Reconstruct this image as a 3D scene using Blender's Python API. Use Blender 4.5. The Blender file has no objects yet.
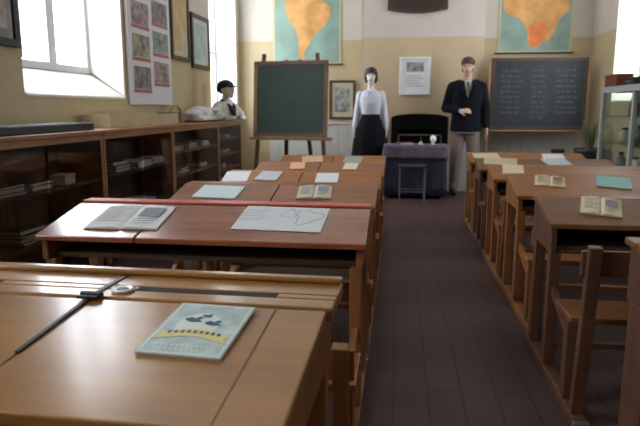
import bpy, bmesh, math, random
from mathutils import Vector, Matrix, noise
random.seed(7)
sc = bpy.context.scene
C = sc.collection
R = math.radians

# ------------------------------------------------------------------ camera
CH = 1.17
cam = bpy.data.objects.new('camera', bpy.data.cameras.new('camera'))
C.objects.link(cam); sc.camera = cam
cam.data.sensor_width = 36; cam.data.lens = 36*600/640; cam.data.clip_start = 0.02
cam.location = (0, 0, CH)
cam.rotation_euler = (R(90)-0.17325, 0, 0.13059)
cam.data.dof.use_dof = True; cam.data.dof.focus_distance = 1.8; cam.data.dof.aperture_fstop = 5.6

# ------------------------------------------------------------------ light
sc.view_settings.view_transform = 'Standard'; sc.view_settings.look = 'None'
sc.view_settings.gamma = 1; sc.view_settings.exposure = 0.0
w = bpy.data.worlds.new('sky'); sc.world = w; w.use_nodes = True
bg = w.node_tree.nodes['Background']
bg.inputs[0].default_value = (0.86, 0.92, 1.0, 1); bg.inputs[1].default_value = 12.0

WL, WR, WB, WF, ZC = -2.4, 2.62, 9.0, -2.6, 3.9
# windows: (wall, y0, y1, z0, z1)
WIN = [('left', 3.66, 5.10, 1.46, 3.5), ('left', 7.56, 8.82, 1.0, 3.5), ('left', -0.4, 1.2, 1.46, 3.5),  # third entry is an unseen window, added to fill the room with light
       ('right', 6.7, 8.05, 1.25, 3.5)]
def portal(wall, y0, y1, z0, z1):
    l = bpy.data.lights.new('window_daylight', 'AREA'); l.shape = 'RECTANGLE'; l.size = z1-z0; l.size_y = y1-y0
    l.cycles.is_portal = True
    o = bpy.data.objects.new('window_daylight', l); C.objects.link(o)
    s = -1 if wall == 'left' else 1
    o.location = (WL-0.36 if s < 0 else WR+0.36, (y0+y1)/2, (z0+z1)/2)
    o.rotation_euler = (0, R(-90) if s < 0 else R(90), 0)
for q in WIN: portal(*q)

# ------------------------------------------------------------------ materials
MATS = {}
def mat(name, col, rough=0.6, metal=0.0, var=0.0, scale=8.0, bump=0.0, coat=0.0, spec=None):
    if name in MATS: return MATS[name]
    m = bpy.data.materials.new(name); m.use_nodes = True; nt = m.node_tree
    b = nt.nodes['Principled BSDF']
    b.inputs['Base Color'].default_value = (*col, 1); b.inputs['Roughness'].default_value = rough
    b.inputs['Metallic'].default_value = metal; b.inputs['Coat Weight'].default_value = coat
    if spec is not None: b.inputs['Specular IOR Level'].default_value = spec
    if var or bump:
        tc = nt.nodes.new('ShaderNodeTexCoord'); n = nt.nodes.new('ShaderNodeTexNoise')
        n.inputs['Scale'].default_value = scale; n.inputs['Detail'].default_value = 5
        nt.links.new(tc.outputs['Object'], n.inputs['Vector'])
        if var:
            r = nt.nodes.new('ShaderNodeValToRGB')
            r.color_ramp.elements[0].position = .3; r.color_ramp.elements[1].position = .7
            r.color_ramp.elements[0].color = (*[c*(1-var) for c in col], 1)
            r.color_ramp.elements[1].color = (*[min(1, c*(1+var)) for c in col], 1)
            nt.links.new(n.outputs['Fac'], r.inputs[0]); nt.links.new(r.outputs[0], b.inputs['Base Color'])
        if bump:
            bp = nt.nodes.new('ShaderNodeBump'); bp.inputs['Strength'].default_value = bump
            bp.inputs['Distance'].default_value = .01
            nt.links.new(n.outputs['Fac'], bp.inputs['Height']); nt.links.new(bp.outputs[0], b.inputs['Normal'])
    MATS[name] = m; return m

def wood(name, c1, c2, rough=0.4, axis=0, scale=3.0, coat=0.0, stretch=9.0, bs=.06, spec=.5):
    """grain runs along axis"""
    if name in MATS: return MATS[name]
    m = bpy.data.materials.new(name); m.use_nodes = True; nt = m.node_tree; b = nt.nodes['Principled BSDF']
    tc = nt.nodes.new('ShaderNodeTexCoord'); mp = nt.nodes.new('ShaderNodeMapping')
    s = [scale*stretch]*3; s[axis] = scale; mp.inputs['Scale'].default_value = s
    n = nt.nodes.new('ShaderNodeTexNoise'); n.inputs['Scale'].default_value = 1; n.inputs['Detail'].default_value = 6
    n.inputs['Distortion'].default_value = .6
    n2 = nt.nodes.new('ShaderNodeTexNoise'); n2.inputs['Scale'].default_value = 4; n2.inputs['Detail'].default_value = 3
    r = nt.nodes.new('ShaderNodeValToRGB')
    r.color_ramp.elements[0].position = .3; r.color_ramp.elements[0].color = (*c1, 1)
    r.color_ramp.elements[1].position = .7; r.color_ramp.elements[1].color = (*c2, 1)
    mx = nt.nodes.new('ShaderNodeMath'); mx.operation = 'MULTIPLY_ADD'
    mx.inputs[1].default_value = .45; 
    h = nt.nodes.new('ShaderNodeMath'); h.operation = 'MULTIPLY'; h.inputs[1].default_value = .6
    nt.links.new(tc.outputs['Object'], mp.inputs[0]); nt.links.new(mp.outputs[0], n.inputs['Vector'])
    nt.links.new(tc.outputs['Object'], n2.inputs['Vector'])
    nt.links.new(n.outputs['Fac'], h.inputs[0]); nt.links.new(n2.outputs['Fac'], mx.inputs[0]); nt.links.new(h.outputs[0], mx.inputs[2])
    nt.links.new(mx.outputs[0], r.inputs[0]); nt.links.new(r.outputs[0], b.inputs['Base Color'])
    b.inputs['Roughness'].default_value = rough; b.inputs['Coat Weight'].default_value = coat
    b.inputs['Coat Roughness'].default_value = .16; b.inputs['Specular IOR Level'].default_value = spec
    bp = nt.nodes.new('ShaderNodeBump'); bp.inputs['Strength'].default_value = bs; bp.inputs['Distance'].default_value = .003
    nt.links.new(n.outputs['Fac'], bp.inputs['Height']); nt.links.new(bp.outputs[0], b.inputs['Normal'])
    MATS[name] = m; return m

def glass_mat(name='window_glass', refl=.08, tint=(1, 1, 1)):
    if name in MATS: return MATS[name]
    m = bpy.data.materials.new(name); m.use_nodes = True; nt = m.node_tree; nt.nodes.clear()
    o = nt.nodes.new('ShaderNodeOutputMaterial'); t = nt.nodes.new('ShaderNodeBsdfTransparent'); t.inputs[0].default_value = (*tint, 1)
    g = nt.nodes.new('ShaderNodeBsdfGlossy'); g.inputs['Roughness'].default_value = .03
    x = nt.nodes.new('ShaderNodeMixShader'); x.inputs[0].default_value = refl
    nt.links.new(t.outputs[0], x.inputs[1]); nt.links.new(g.outputs[0], x.inputs[2]); nt.links.new(x.outputs[0], o.inputs[0])
    MATS[name] = m; return m

def wall_mat(lo=(.58, .47, .28, 1), hi=(.66, .60, .51, 1), nm='painted_plaster'):
    m = bpy.data.materials.new(nm); m.use_nodes = True; nt = m.node_tree; b = nt.nodes['Principled BSDF']
    g = nt.nodes.new('ShaderNodeNewGeometry'); s = nt.nodes.new('ShaderNodeSeparateXYZ')
    r = nt.nodes.new('ShaderNodeValToRGB'); r.color_ramp.interpolation = 'CONSTANT'
    mr = nt.nodes.new('ShaderNodeMapRange'); mr.inputs[1].default_value = 0; mr.inputs[2].default_value = 4
    r.color_ramp.elements[0].color = lo
    r.color_ramp.elements[1].position = 2.13/4; r.color_ramp.elements[1].color = hi
    n = nt.nodes.new('ShaderNodeTexNoise'); n.inputs['Scale'].default_value = 3; n.inputs['Detail'].default_value = 6
    mx = nt.nodes.new('ShaderNodeMix'); mx.data_type = 'RGBA'; mx.blend_type = 'MULTIPLY'; mx.inputs[0].default_value = .25
    nt.links.new(g.outputs['Position'], s.inputs[0]); nt.links.new(s.outputs[2], mr.inputs[0]); nt.links.new(mr.outputs[0], r.inputs[0])
    nt.links.new(g.outputs['Position'], n.inputs['Vector'])
    nt.links.new(r.outputs[0], mx.inputs[6]); nt.links.new(n.outputs['Fac'], mx.inputs[7]); nt.links.new(mx.outputs[2], b.inputs['Base Color'])
    b.inputs['Roughness'].default_value = .6
    return m
def floor_mat():
    m = bpy.data.materials.new('dark_floorboards'); m.use_nodes = True; nt = m.node_tree; b = nt.nodes['Principled BSDF']
    tc = nt.nodes.new('ShaderNodeTexCoord'); mp = nt.nodes.new('ShaderNodeMapping'); mp.inputs['Rotation'].default_value = (0, 0, R(90))
    br = nt.nodes.new('ShaderNodeTexBrick'); br.inputs['Scale'].default_value = 1; br.inputs['Brick Width'].default_value = 2.4
    br.inputs['Row Height'].default_value = .14; br.inputs['Mortar Size'].default_value = .004
    br.inputs['Color1'].default_value = (.078, .042, .038, 1); br.inputs['Color2'].default_value = (.090, .049, .044, 1); br.inputs['Mortar'].default_value = (.03, .018, .016, 1)
    n = nt.nodes.new('ShaderNodeTexNoise'); n.inputs['Scale'].default_value = 2.5; n.inputs['Detail'].default_value = 5
    mx = nt.nodes.new('ShaderNodeMix'); mx.data_type = 'RGBA'; mx.blend_type = 'MULTIPLY'; mx.inputs[0].default_value = .35
    nt.links.new(tc.outputs['Object'], mp.inputs[0]); nt.links.new(mp.outputs[0], br.inputs['Vector']); nt.links.new(tc.outputs['Object'], n.inputs['Vector'])
    nt.links.new(br.outputs[0], mx.inputs[6]); nt.links.new(n.outputs['Fac'], mx.inputs[7]); nt.links.new(mx.outputs[2], b.inputs['Base Color'])
    b.inputs['Roughness'].default_value = .5; b.inputs['Specular IOR Level'].default_value = .35
    return m

M_wall, M_floor = wall_mat(), floor_mat()
M_white = mat('white_plaster', (.75, .73, .68), .7, var=.03)
M_sash = mat('white_sash_paint', (.62, .64, .66), .5)
M_wains = mat('grey_white_boarding', (.55, .54, .50), .5, var=.05)
M_glass = glass_mat()
W_hon = wood('honey_desk_wood', (.20, .088, .022), (.36, .172, .045), .30, 0, 2.0, .5)
W_red = wood('red_brown_desk_wood', (.17, .045, .018), (.33, .10, .038), .26, 0, 2.0, .6)
W_mid = wood('mid_brown_desk_wood', (.11, .042, .016), (.23, .098, .034), .45, 0, 2.0, .0, spec=.3)
W_or = wood('orange_brown_desk_wood', (.20, .068, .016), (.38, .15, .036), .45, 0, 2.0, 0, spec=.3)
W_row = wood('reddish_worn_desk_wood', (.16, .048, .018), (.33, .12, .042), .40, 0, 2.0, .1, spec=.35)
W_leg = wood('desk_leg_wood', (.17, .062, .020), (.32, .13, .042), .45, 2, 2.0)
W_legd = wood('dark_desk_leg_wood', (.07, .030, .016), (.15, .064, .032), .5, 2, 2.0)
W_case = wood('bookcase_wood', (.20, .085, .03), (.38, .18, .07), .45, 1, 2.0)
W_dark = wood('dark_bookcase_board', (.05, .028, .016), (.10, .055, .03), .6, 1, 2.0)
W_dark2 = wood('dark_frame_wood', (.04, .022, .014), (.09, .05, .03), .5, 2, 2.0)
W_easel = wood('easel_wood', (.30, .16, .075), (.50, .29, .14), .5, 2, 2.0)
W_easeld = wood('dark_easel_leg_wood', (.09, .045, .025), (.16, .085, .045), .5, 2, 2.0)
M_black = mat('black_enamel', (.012, .012, .014), .5)
M_iron = mat('grey_iron', (.30, .31, .32), .45, .8)
M_ink = mat('inkwell_porcelain', (.75, .74, .70), .25)
M_paper = mat('white_paper', (.72, .73, .74), .7, var=.03, scale=20)
M_cream = mat('cream_paper', (.72, .62, .42), .7, var=.05, scale=20)
M_hole = mat('dark_ink', (.01, .01, .012), .4)

# ------------------------------------------------------------------ mesh helpers
def ob(name, bm, m, parent=None, smooth=False, bevel=0.0, loc=None):
    me = bpy.data.meshes.new(name); bmesh.ops.recalc_face_normals(bm, faces=bm.faces); bm.to_mesh(me); bm.free()
    o = bpy.data.objects.new(name, me); C.objects.link(o)
    for mm in (m if isinstance(m, (list, tuple)) else [m]): me.materials.append(mm)
    if smooth:
        for p in me.polygons: p.use_smooth = True
    if bevel:
        b = o.modifiers.new('bevel', 'BEVEL'); b.width = bevel; b.segments = 2; b.limit_method = 'ANGLE'
    if parent: o.parent = parent
    if loc: o.location = loc
    return o
def box(bm, x0, x1, y0, y1, z0, z1, mi=0, rot=None):
    vs = [Vector((x, y, z)) for x in (x0, x1) for y in (y0, y1) for z in (z0, z1)]
    if rot:
        c = Vector(((x0+x1)/2, (y0+y1)/2, (z0+z1)/2)); vs = [c + rot @ (v-c) for v in vs]
    v = [bm.verts.new(q) for q in vs]
    for f in ((0, 1, 3, 2), (4, 6, 7, 5), (0, 4, 5, 1), (2, 3, 7, 6), (0, 2, 6, 4), (1, 5, 7, 3)):
        bm.faces.new([v[i] for i in f]).material_index = mi
    return bm
def B(*a, **k): return box(bmesh.new(), *a, **k)
def prism(bm, pts, off, mi=0):
    """pts: list of 3D points, off: extrusion vector"""
    off = Vector(off); a = [bm.verts.new(p) for p in pts]; b = [bm.verts.new(Vector(p)+off) for p in pts]
    bm.faces.new(a).material_index = mi; bm.faces.new(b[::-1]).material_index = mi
    for i in range(len(pts)):
        j = (i+1) % len(pts); bm.faces.new((a[i], b[i], b[j], a[j])).material_index = mi
    return bm
def prx(bm, yz, x0, x1, mi=0): return prism(bm, [(x0, y, z) for y, z in yz], (x1-x0, 0, 0), mi)
def ring(c, ax, r, n, ry=None):
    ax = Vector(ax).normalized(); u = ax.orthogonal().normalized() if abs(ax.z) < .99 else Vector((1, 0, 0)); v = ax.cross(u)
    return [Vector(c) + u*math.cos(2*math.pi*i/n)*r + v*math.sin(2*math.pi*i/n)*(ry or r) for i in range(n)]
def loft(bm, rings, cap=True):
    R_ = [[bm.verts.new(p) for p in r] for r in rings]; n = len(R_[0])
    for a, b in zip(R_, R_[1:]):
        for i in range(n): bm.faces.new((a[i], a[(i+1) % n], b[(i+1) % n], b[i]))
    if cap: bm.faces.new(R_[0][::-1]); bm.faces.new(R_[-1])
    return bm
def tube(bm, p, q, r, r2=None, n=10):
    d = Vector(q)-Vector(p); return loft(bm, [ring(p, d, r, n), ring(q, d, r2 or r, n)])
def bar(bm, p, q, wx, wy):
    """square bar between two points, section wx (x) by wy (y-ish)"""
    p, q = Vector(p), Vector(q); d = (q-p).normalized()
    u = Vector((1, 0, 0)) if abs(d.x) < .9 else Vector((0, 1, 0)); v = d.cross(u).normalized(); u = v.cross(d).normalized()
    rr = [[c + u*a*wx/2 + v*b*wy/2 for a, b in ((-1, -1), (1, -1), (1, 1), (-1, 1))] for c in (p, q)]
    return loft(bm, rr)
def lathe(bm, prof, n=20, c=(0, 0, 0)):
    c = Vector(c); return loft(bm, [[c+Vector((r*math.cos(2*math.pi*i/n), r*math.sin(2*math.pi*i/n), z)) for i in range(n)] for r, z in prof])
def thing(name, label, cat, loc=(0, 0, 0), rz=0, group=None):
    o = bpy.data.objects.new(name, None); C.objects.link(o); o.location = loc; o.rotation_euler = (0, 0, rz)
    o['label'] = label; o['category'] = cat
    if group: o['group'] = group
    return o
def tag(o, label, cat, group=None, kind=None):
    o['label'] = label; o['category'] = cat
    if group: o['group'] = group
    if kind: o['kind'] = kind
    return o
def struct(name, bm, m, parent=None, bevel=0):
    o = ob(name, bm, m, parent, bevel=bevel)
    if not parent: o['kind'] = 'structure'
    return o

# ------------------------------------------------------------------ room shell
struct('floor', B(WL-.5, WR+.5, WF-.1, WB+.1, -.1, 0), M_floor)
struct('ceiling', B(WL-.5, WR+.5, WF-.1, WB+.1, ZC, ZC+.1), M_white)
struct('wall_back', B(WL-.5, WR+.5, WB, WB+.15, 0, ZC), M_wall)
struct('wall_front', B(WL-.5, WR+.5, WF-.15, WF, 0, ZC), M_wall)
def side_wall(name, side, wins):
    bm = bmesh.new(); x0, x1 = (WL-.34, WL) if side < 0 else (WR, WR+.34)
    y = WF
    for (y0, y1, z0, z1) in sorted(wins):
        box(bm, x0, x1, y, y0, 0, ZC)
        if side < 0 and z0 > 1.4:    # sloping sill towards the room
            prism(bm, [(x0, y0, 0), (x1, y0, 0), (x1, y0, z0-.21), (x0, y0, z0)], (0, y1-y0, 0))
        else: box(bm, x0, x1, y0, y1, 0, z0)
        box(bm, x0, x1, y0, y1, z1, ZC); y = y1
    box(bm, x0, x1, y, WB, 0, ZC)
    return struct(name, bm, M_wall)
side_wall('wall_left', -1, [q[1:] for q in WIN if q[0] == 'left'])
side_wall('wall_right', 1, [q[1:] for q in WIN if q[0] == 'right'])
for k, (wl, y0, y1, z0, z1) in enumerate(WIN):
    s = -1 if wl == 'left' else 1
    xa = WL-.30 if s < 0 else WR+.30; xb = xa + s*.05
    bm = bmesh.new(); a, b = min(xa, xb), max(xa, xb); e = .001
    box(bm, a, b, y0+e, y0+.06, z0, z1-e); box(bm, a, b, y1-.06, y1-e, z0, z1-e)
    box(bm, a, b, y0+.06, y1-.06, z0, z0+.06); box(bm, a, b, y0+.06, y1-.06, z1-.06, z1-e)
    fr = struct('window_%d' % (k+1), bm, M_sash, bevel=.004)
    bm = bmesh.new(); ym = y0 + (y1-y0)*.5
    if k == 0: ym = 4.52
    box(bm, a, b, ym-.055, ym+.055, z0+.06, z1-.06)
    zt = z0 + .95
    box(bm, a+.01, b-.01, y0+.06, ym-.055, zt-.02, zt+.02); box(bm, a+.01, b-.01, ym+.055, y1-.06, zt-.02, zt+.02)
    ob('glazing_bar', bm, M_sash, fr)
    ob('pane', B((a+b)/2-.002, (a+b)/2+.002, y0+.061, y1-.061, z0+.061, z1-.061), M_glass, fr)
k = 7
for (wl, y0, y1, z0, z1) in WIN:       # white painted jamb linings
    s = -1 if wl == 'left' else 1
    xa, xb = (WL-.299, WL+.004) if s < 0 else (WR-.004, WR+.299)
    bm = box(bmesh.new(), xa, xb, y1-.012, y1-.0005, z0+.012, z1-.001) if s > 0 or z0 < 1.4 else prism(bmesh.new(), [(xa, y1-.012, z0+.02), (xb, y1-.012, z0-.19), (xb, y1-.012, z1-.001), (xa, y1-.012, z1-.001)], (0, .0115, 0))
    struct('trim_%d' % k, bm, M_white); k += 1
    bm = box(bmesh.new(), xa, xb, y0+.0005, y0+.012, z0+.03, z1-.001)
    struct('trim_%d' % k, bm, M_white); k += 1
# white painted reveal boards of the first window (bright jamb and sill)
bm = prism(bmesh.new(), [(WL-.295, 3.674, 1.455+.0), (WL+.012, 3.674, 1.262), (WL+.012, 3.674, 1.245), (WL+.003, 3.674, 1.245), (WL-.295, 3.674, 1.435)], (0, 1.412, 0))
struct('trim_1', bm, M_white)
# chimney breast
CX0, CX1, CY = -.53, 1.13, 8.72
bm = bmesh.new()
box(bm, CX0, -.12, CY, WB-.002, 0, ZC-.002); box(bm, .68, CX1, CY, WB-.002, 0, ZC-.002); box(bm, -.12, .68, CY, WB-.002, 1.05, ZC-.002)
struct('wall_chimney', bm, wall_mat((.66, .50, .32, 1), (.70, .62, .55, 1), 'pinkish_plaster'))
# tongue and groove dado boarding
def dado(name, x0, x1, y, z1):
    bm = bmesh.new(); x = x0
    while x < x1-.01:
        box(bm, x, min(x+.146, x1), y-.018, y, .12, z1); x += .15
    box(bm, x0, x1, y-.012, y-.001, .12, z1)
    box(bm, x0, x1, y-.035, y, z1, z1+.035); box(bm, x0, x1, y-.025, y, 0, .12)
    return struct(name, bm, M_wains, bevel=.003)
dado('trim_2', -1.95, CX0-.004, WB-.002, .93)
dado('trim_3', CX1+.004, WR-.004, WB-.002, .93)
dado('trim_4', CX0+.001, -.2, CY-.002, .93)
dado('trim_5', .76, CX1-.001, CY-.002, .93)
struct('baseboard_left', B(WL+.001, WL+.02, WF+.01, WB-.04, 0, .14), M_wains)
struct('baseboard_right', B(WR-.02, WR-.001, WF+.01, WB-.04, 0, .14), M_wains)

# ------------------------------------------------------------------ desks
DESKS = {}
def desk(key, label, xl, xr, yf, yb, zf, zb, top, leg, rz=0, lids=False, bench=None, seam=None, ledge=.10, grp=None, hz=.15, gap=.40, bt=.60, bl=.05):
    if not lids and bench is None: bench = (-(gap-.08), -(gap-.08)+.21, .40)
    w, d = xr-xl, yb-yf
    t = thing('school_desk', label, 'desk', (xl, yf, 0), rz, grp)
    DESKS[key] = (xl, yf, w, d, zf, zb, ledge, rz)
    tk = .022; yl = d-ledge; zl = zb if not lids else zb-.004
    # ledge with groove
    bm = bmesh.new()
    if lids:
        g0, g1 = yl+.055, yl+.085
        box(bm, -.012, w+.012, yl, g0, zb-.03, zb); box(bm, -.012, w+.012, g1, d+.01, zb-.03, zb)
        box(bm, -.012, w+.012, g0, g1, zb-.03, zb-.012)
        for a, b in ((-.012, .10), (.43, w-.44), (w-.12, w+.012)): box(bm, a, b, g0, g1, zb-.012, zb)
        ob('desk_ledge', bm, top, t, bevel=.005)
        ob('back_rail', B(-.012, w+.012, d-.016, d+.012, zb+.0005, zb+.014), top, t, bevel=.005)
        for ga, gb in ((.10, .43), (w-.44, w-.12)): ob('pen_groove', B(ga, gb, g0, g1, zb-.0118, zb-.001), mat('groove_dark', (.03, .02, .014), .9), t)  # dark inlay fills the groove
    else:
        ob('desk_ledge', B(0, w, yl, d, zb-tk, zb), top, t, bevel=.004)
    # sloping top(s)
    spans = [(0, w)]
    if lids: spans = [(0.0, seam-.0008), (seam+.0008, w)]
    elif seam: spans = [(0, seam-.003), (seam+.003, w)]
    for a, b in spans:
        bm = prx(bmesh.new(), [(0, zf-tk), (yl-.003, zl-tk), (yl-.003, zl), (0, zf)], a, b)
        lid = ob('desk_lid' if lids else 'desk_top', bm, top, t, bevel=.004)
        if lids:
            sl = (zl-zf)/yl
            sb = bmesh.new()
            if b > w-.01:
                x = w-.105; prx(sb, [(.01, zf+sl*.01+.0003), (yl-.012, zl+.0003), (yl-.012, zl+.0009), (.01, zf+.0009)], x, x+.003)
                ob('lid_seam', sb, mat('seam_brown', (.17, .08, .035), .6), lid)
            else: sb.free()
    if lids:
        bm = bmesh.new()
        for cx in (seam,):
            box(bm, cx-.022, cx+.022, yl-.022, yl+.012, zb+.0005, zb+.006); box(bm, cx-.006, cx+.006, yl+.012, d-.018, zb+.0005, zb+.003)
            tube(bm, (cx-.022, yl-.003, zb+.006), (cx+.022, yl-.003, zb+.006), .006)
        ob('hinge', bm, M_black, t)
        ob('divider_strip', prx(bmesh.new(), [(.17, zf+(zl-zf)*.17/yl+.0005), (yl-.024, zl+.0005), (yl-.024, zl+.004), (.17, zf+(zl-zf)*.17/yl+.004)], seam-.0042, seam+.0042), M_black, t)
        iw = lathe(bmesh.new(), [(.024, zb+.0005), (.026, zb+.006), (.020, zb+.008), (.013, zb+.004)], 20, (seam+.05, yl+.045, 0))
        iwo = ob('inkwell', iw, M_ink, t, True)
        ob('ink', lathe(bmesh.new(), [(.014, zb+.0045), (.010, zb+.0065)], 16, (seam+.05, yl+.045, 0)), M_hole, iwo)
    # compartment, inner boards coloured dark to deepen its shade
    e = .025
    if not lids:
        sidep = [(e, zb-hz-.02), (d-e, zb-hz-.02), (d-e, zb-tk-.001), (yl, zl-tk-.001), (e, zf+(zl-zf)*e/yl-tk-.001)]
    else:
        sidep = [(e, zb-hz-.02), (d-e, zb-hz-.02), (d-e, zb-.031), (yl, zl-.031), (e, zf+(zl-zf)*e/yl-tk-.001)]
    for x in (.012, w-.036): ob('side_panel', prx(bmesh.new(), sidep, x, x+.024), leg, t, bevel=.003)
    ob('back_panel', B(.037, w-.037, d-.05, d-.032, zb-hz-.02, zb-.032), W_dark, t)
    ob('book_shelf', B(.037, w-.037, e+.045, d-.051, zb-hz-.018, zb-hz), W_dark, t)
    if lids: ob('front_panel', B(.037, w-.037, e, e+.018, zb-hz+.001, zf-tk-.012), leg, t)
    # legs, runners, bench
    zt = zb-hz-.021; b0, b1, bz = bench
    for x in (.015, w-.06):
        ob('leg', B(x, x+.045, .035, .085, .051, zt), leg, t, bevel=.004)
        ob('leg', B(x, x+.045, d-.04-bl, d-.04, .051, zt), leg, t, bevel=.004)
        rn = ob('floor_runner', B(x-.003, x+.048, b0-.02, d+.01, 0.001, .05), leg, t, bevel=.006)
        ob('foot_plate', B(x-.006, x+.051, b0-.05, b0-.021, .001, .045), M_iron, rn, bevel=.004)
        ym = (b0+b1)/2+.02
        ob('bench_leg', B(x, x+.045, ym-.03, ym+.03, .051, bz-.026), leg, t, bevel=.004)
        ob('brace', bar(bmesh.new(), (x+.0225, ym+.035, bz-.11), (x+.0225, .03, bz-.02), .022, .035), leg, t)
    ob('foot_rest', B(.062, w-.062, .04, .08, .13, .155), leg, t, bevel=.003)
    for x in (.015, w-.06):
        ob('backrest_post', bar(bmesh.new(), (x+.0225, b0+.03, .052), (x+.0225, b0-.045, bt), .045, .04), leg, t, bevel=.004)
    ob('backrest', B(.0, w, b0-.028, b0-.008, bt-.11, bt-.02), leg, t, bevel=.004)
    ob('seat', B(0, w, b0+.055, b1+.0, bz-.025, bz), top, t, bevel=.006)
    return t
GL, GR = 'double school desks left of the aisle', 'double school desks right of the aisle'
desk(1, 'honey-coloured lidded school desk in the foreground, with pen groove, inkwell and dark hinge', -1.365, -.150, .77, 1.375, .730, .768, W_hon, W_leg, R(-1.5), True, (-.4, -.17, .37), seam=.70, ledge=.18, grp=GL)
desk(2, 'reddish-brown double school desk with a painted red reflection along its back edge', -1.38, -.11, 2.09, 2.54, .69, .76, W_red, W_leg, seam=.40, bench=(-.50, -.20, .37), bt=.53, grp=GL)
desk(3, 'brown double desk directly in front of the reddish-brown desk', -1.21, -.11, 2.97, 3.40, .68, .745, W_row, W_leg, seam=.55, bt=.42, bench=(-.35, -.14, .35), grp=GL)
desk(4, 'double desk fourth from the viewer, left of the aisle, holding three bright papers', -1.18, -.11, 3.76, 4.17, .67, .735, W_or, W_leg, seam=.53, gap=.36, grp=GL)
desk(5, 'double desk second nearest the easel, left of the aisle', -1.14, -.11, 4.56, 4.97, .66, .725, W_row, W_leg, seam=.51, gap=.39, grp=GL)
desk(6, 'double desk nearest the easel, left of the aisle', -1.10, -.12, 5.36, 5.77, .655, .72, W_or, W_leg, seam=.49, gap=.39, grp=GL)
desk(11, 'dark wooden double desk cut off by the right edge, nearest right of the aisle', .73, 1.95, 1.58, 2.01, .69, .76, W_mid, W_legd, grp=GR, hz=.18, bl=.16)
desk(12, 'brown double desk right of the aisle with one open booklet on it', .64, 1.85, 2.58, 2.98, .69, .76, W_mid, W_legd, bench=(-.42, -.14, .41), hz=.18, bt=.70, grp=GR)
desk(13, 'orange-brown double desk right of the aisle holding an open book and a teal folder', .67, 1.95, 3.48, 3.94, .68, .76, W_or, W_leg, gap=.49, grp=GR)
desk(14, 'double desk behind the orange-brown desk, right of the aisle', .67, 1.85, 4.38, 4.78, .67, .74, W_or, W_leg, gap=.44, grp=GR)
desk(15, 'double desk second nearest the mannequin in the jacket', .67, 1.82, 5.18, 5.58, .66, .725, W_mid, W_legd, gap=.40, grp=GR)
desk(16, 'double desk nearest the mannequin in the jacket', .68, 1.80, 5.95, 6.35, .655, .72, W_or, W_leg, gap=.37, grp=GR)
# reddish ledge reflection on desk 2, painted as a thin solid strip
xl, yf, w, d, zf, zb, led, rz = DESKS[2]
tag(ob('reflection_strip', B(xl+.002, xl+w-.002, yf+d-.080, yf+d-.008, zb+.0015, zb+.010), mat('red_reflection', (.60, .13, .09), .4), None, bevel=.002),
    'long red strip standing in for a reflection along the back edge of the reddish-brown desk', 'strip')

# things lying on the desks: (key, X centre, Y centre, width, depth, yaw) in room coordinates
def on_desk(key, X, Y, lift=0.0):
    xl, yf, w, d, zf, zb, led, rz = DESKS[key]
    ly = Y-yf; zl = zb
    z = zf + (zb-zf)*ly/(d-led) if ly < d-led else zb
    return Vector((X, Y, z+.0015+lift)), math.atan2(zb-zf, d-led) if ly < d-led else 0
def sheet(key, name, label, cat, X, Y, w, dd, yaw, m, th=.002, grp=None, bend=0):
    p, tilt = on_desk(key, X, Y)
    xl, yf, W, d, zf, zb, led, rz = DESKS[key]
    bm = bmesh.new(); box(bm, -w/2, w/2, -dd/2, dd/2, 0, th)
    o = ob(name, bm, m, None, bevel=min(.0008, th/3))
    o.rotation_euler = (Matrix.Rotation(tilt, 3, 'X') @ Matrix.Rotation(yaw, 3, 'Z')).to_euler()
    # keep on the slope plane even when the sheet runs a little past the ledge line
    o.location = p
    return tag(o, label, cat, grp)
def open_book(key, label, X, Y, w, dd, yaw, mpage, mpic=None, grp=None, cat='book', name='open_book'):
    p, tilt = on_desk(key, X, Y)
    t = thing(name, label, cat, p, 0, grp); t.rotation_euler = (Matrix.Rotation(tilt, 3, 'X') @ Matrix.Rotation(yaw, 3, 'Z')).to_euler()
    ob('cover', B(-w/2-.004, w/2+.004, -dd/2-.004, dd/2+.004, 0, .002), mat('book_cover', (.35, .27, .18), .7), t)
    for s in (-1, 1):
        prof = [(0, .003), (.12, .010), (.3, .012), (.6, .009), (1, .005)]
        pts = [(s*w/2*u, -dd/2, z) for u, z in prof] + [(s*w/2, -dd/2, .0022), (0, -dd/2, .0022)]
        pg = ob('page', prism(bmesh.new(), pts, (0, dd, 0)), mpage, t)
        if mpic:
            bm = bmesh.new()
            if s > 0: box(bm, w*.10, w*.40, -dd*.05, dd*.36, .0118, .0128)
            for r in range(7 if s < 0 else 3):
                y = dd*.34 - r*dd*.095 if s < 0 else -dd*.14 - r*dd*.095
                box(bm, min(s*w*.08, s*w*.42), max(s*w*.08, s*w*.42)-.01*(r % 3), y-.003, y+.001, .0118, .0125)
            ob('page_print', bm, mpic, pg)
    return t
M_grey = mat('grey_print', (.25, .26, .28), .7); M_brown = mat('brown_print', (.30, .18, .10), .7); M_blue = mat('blue_print', (.22, .34, .55), .7)

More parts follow.
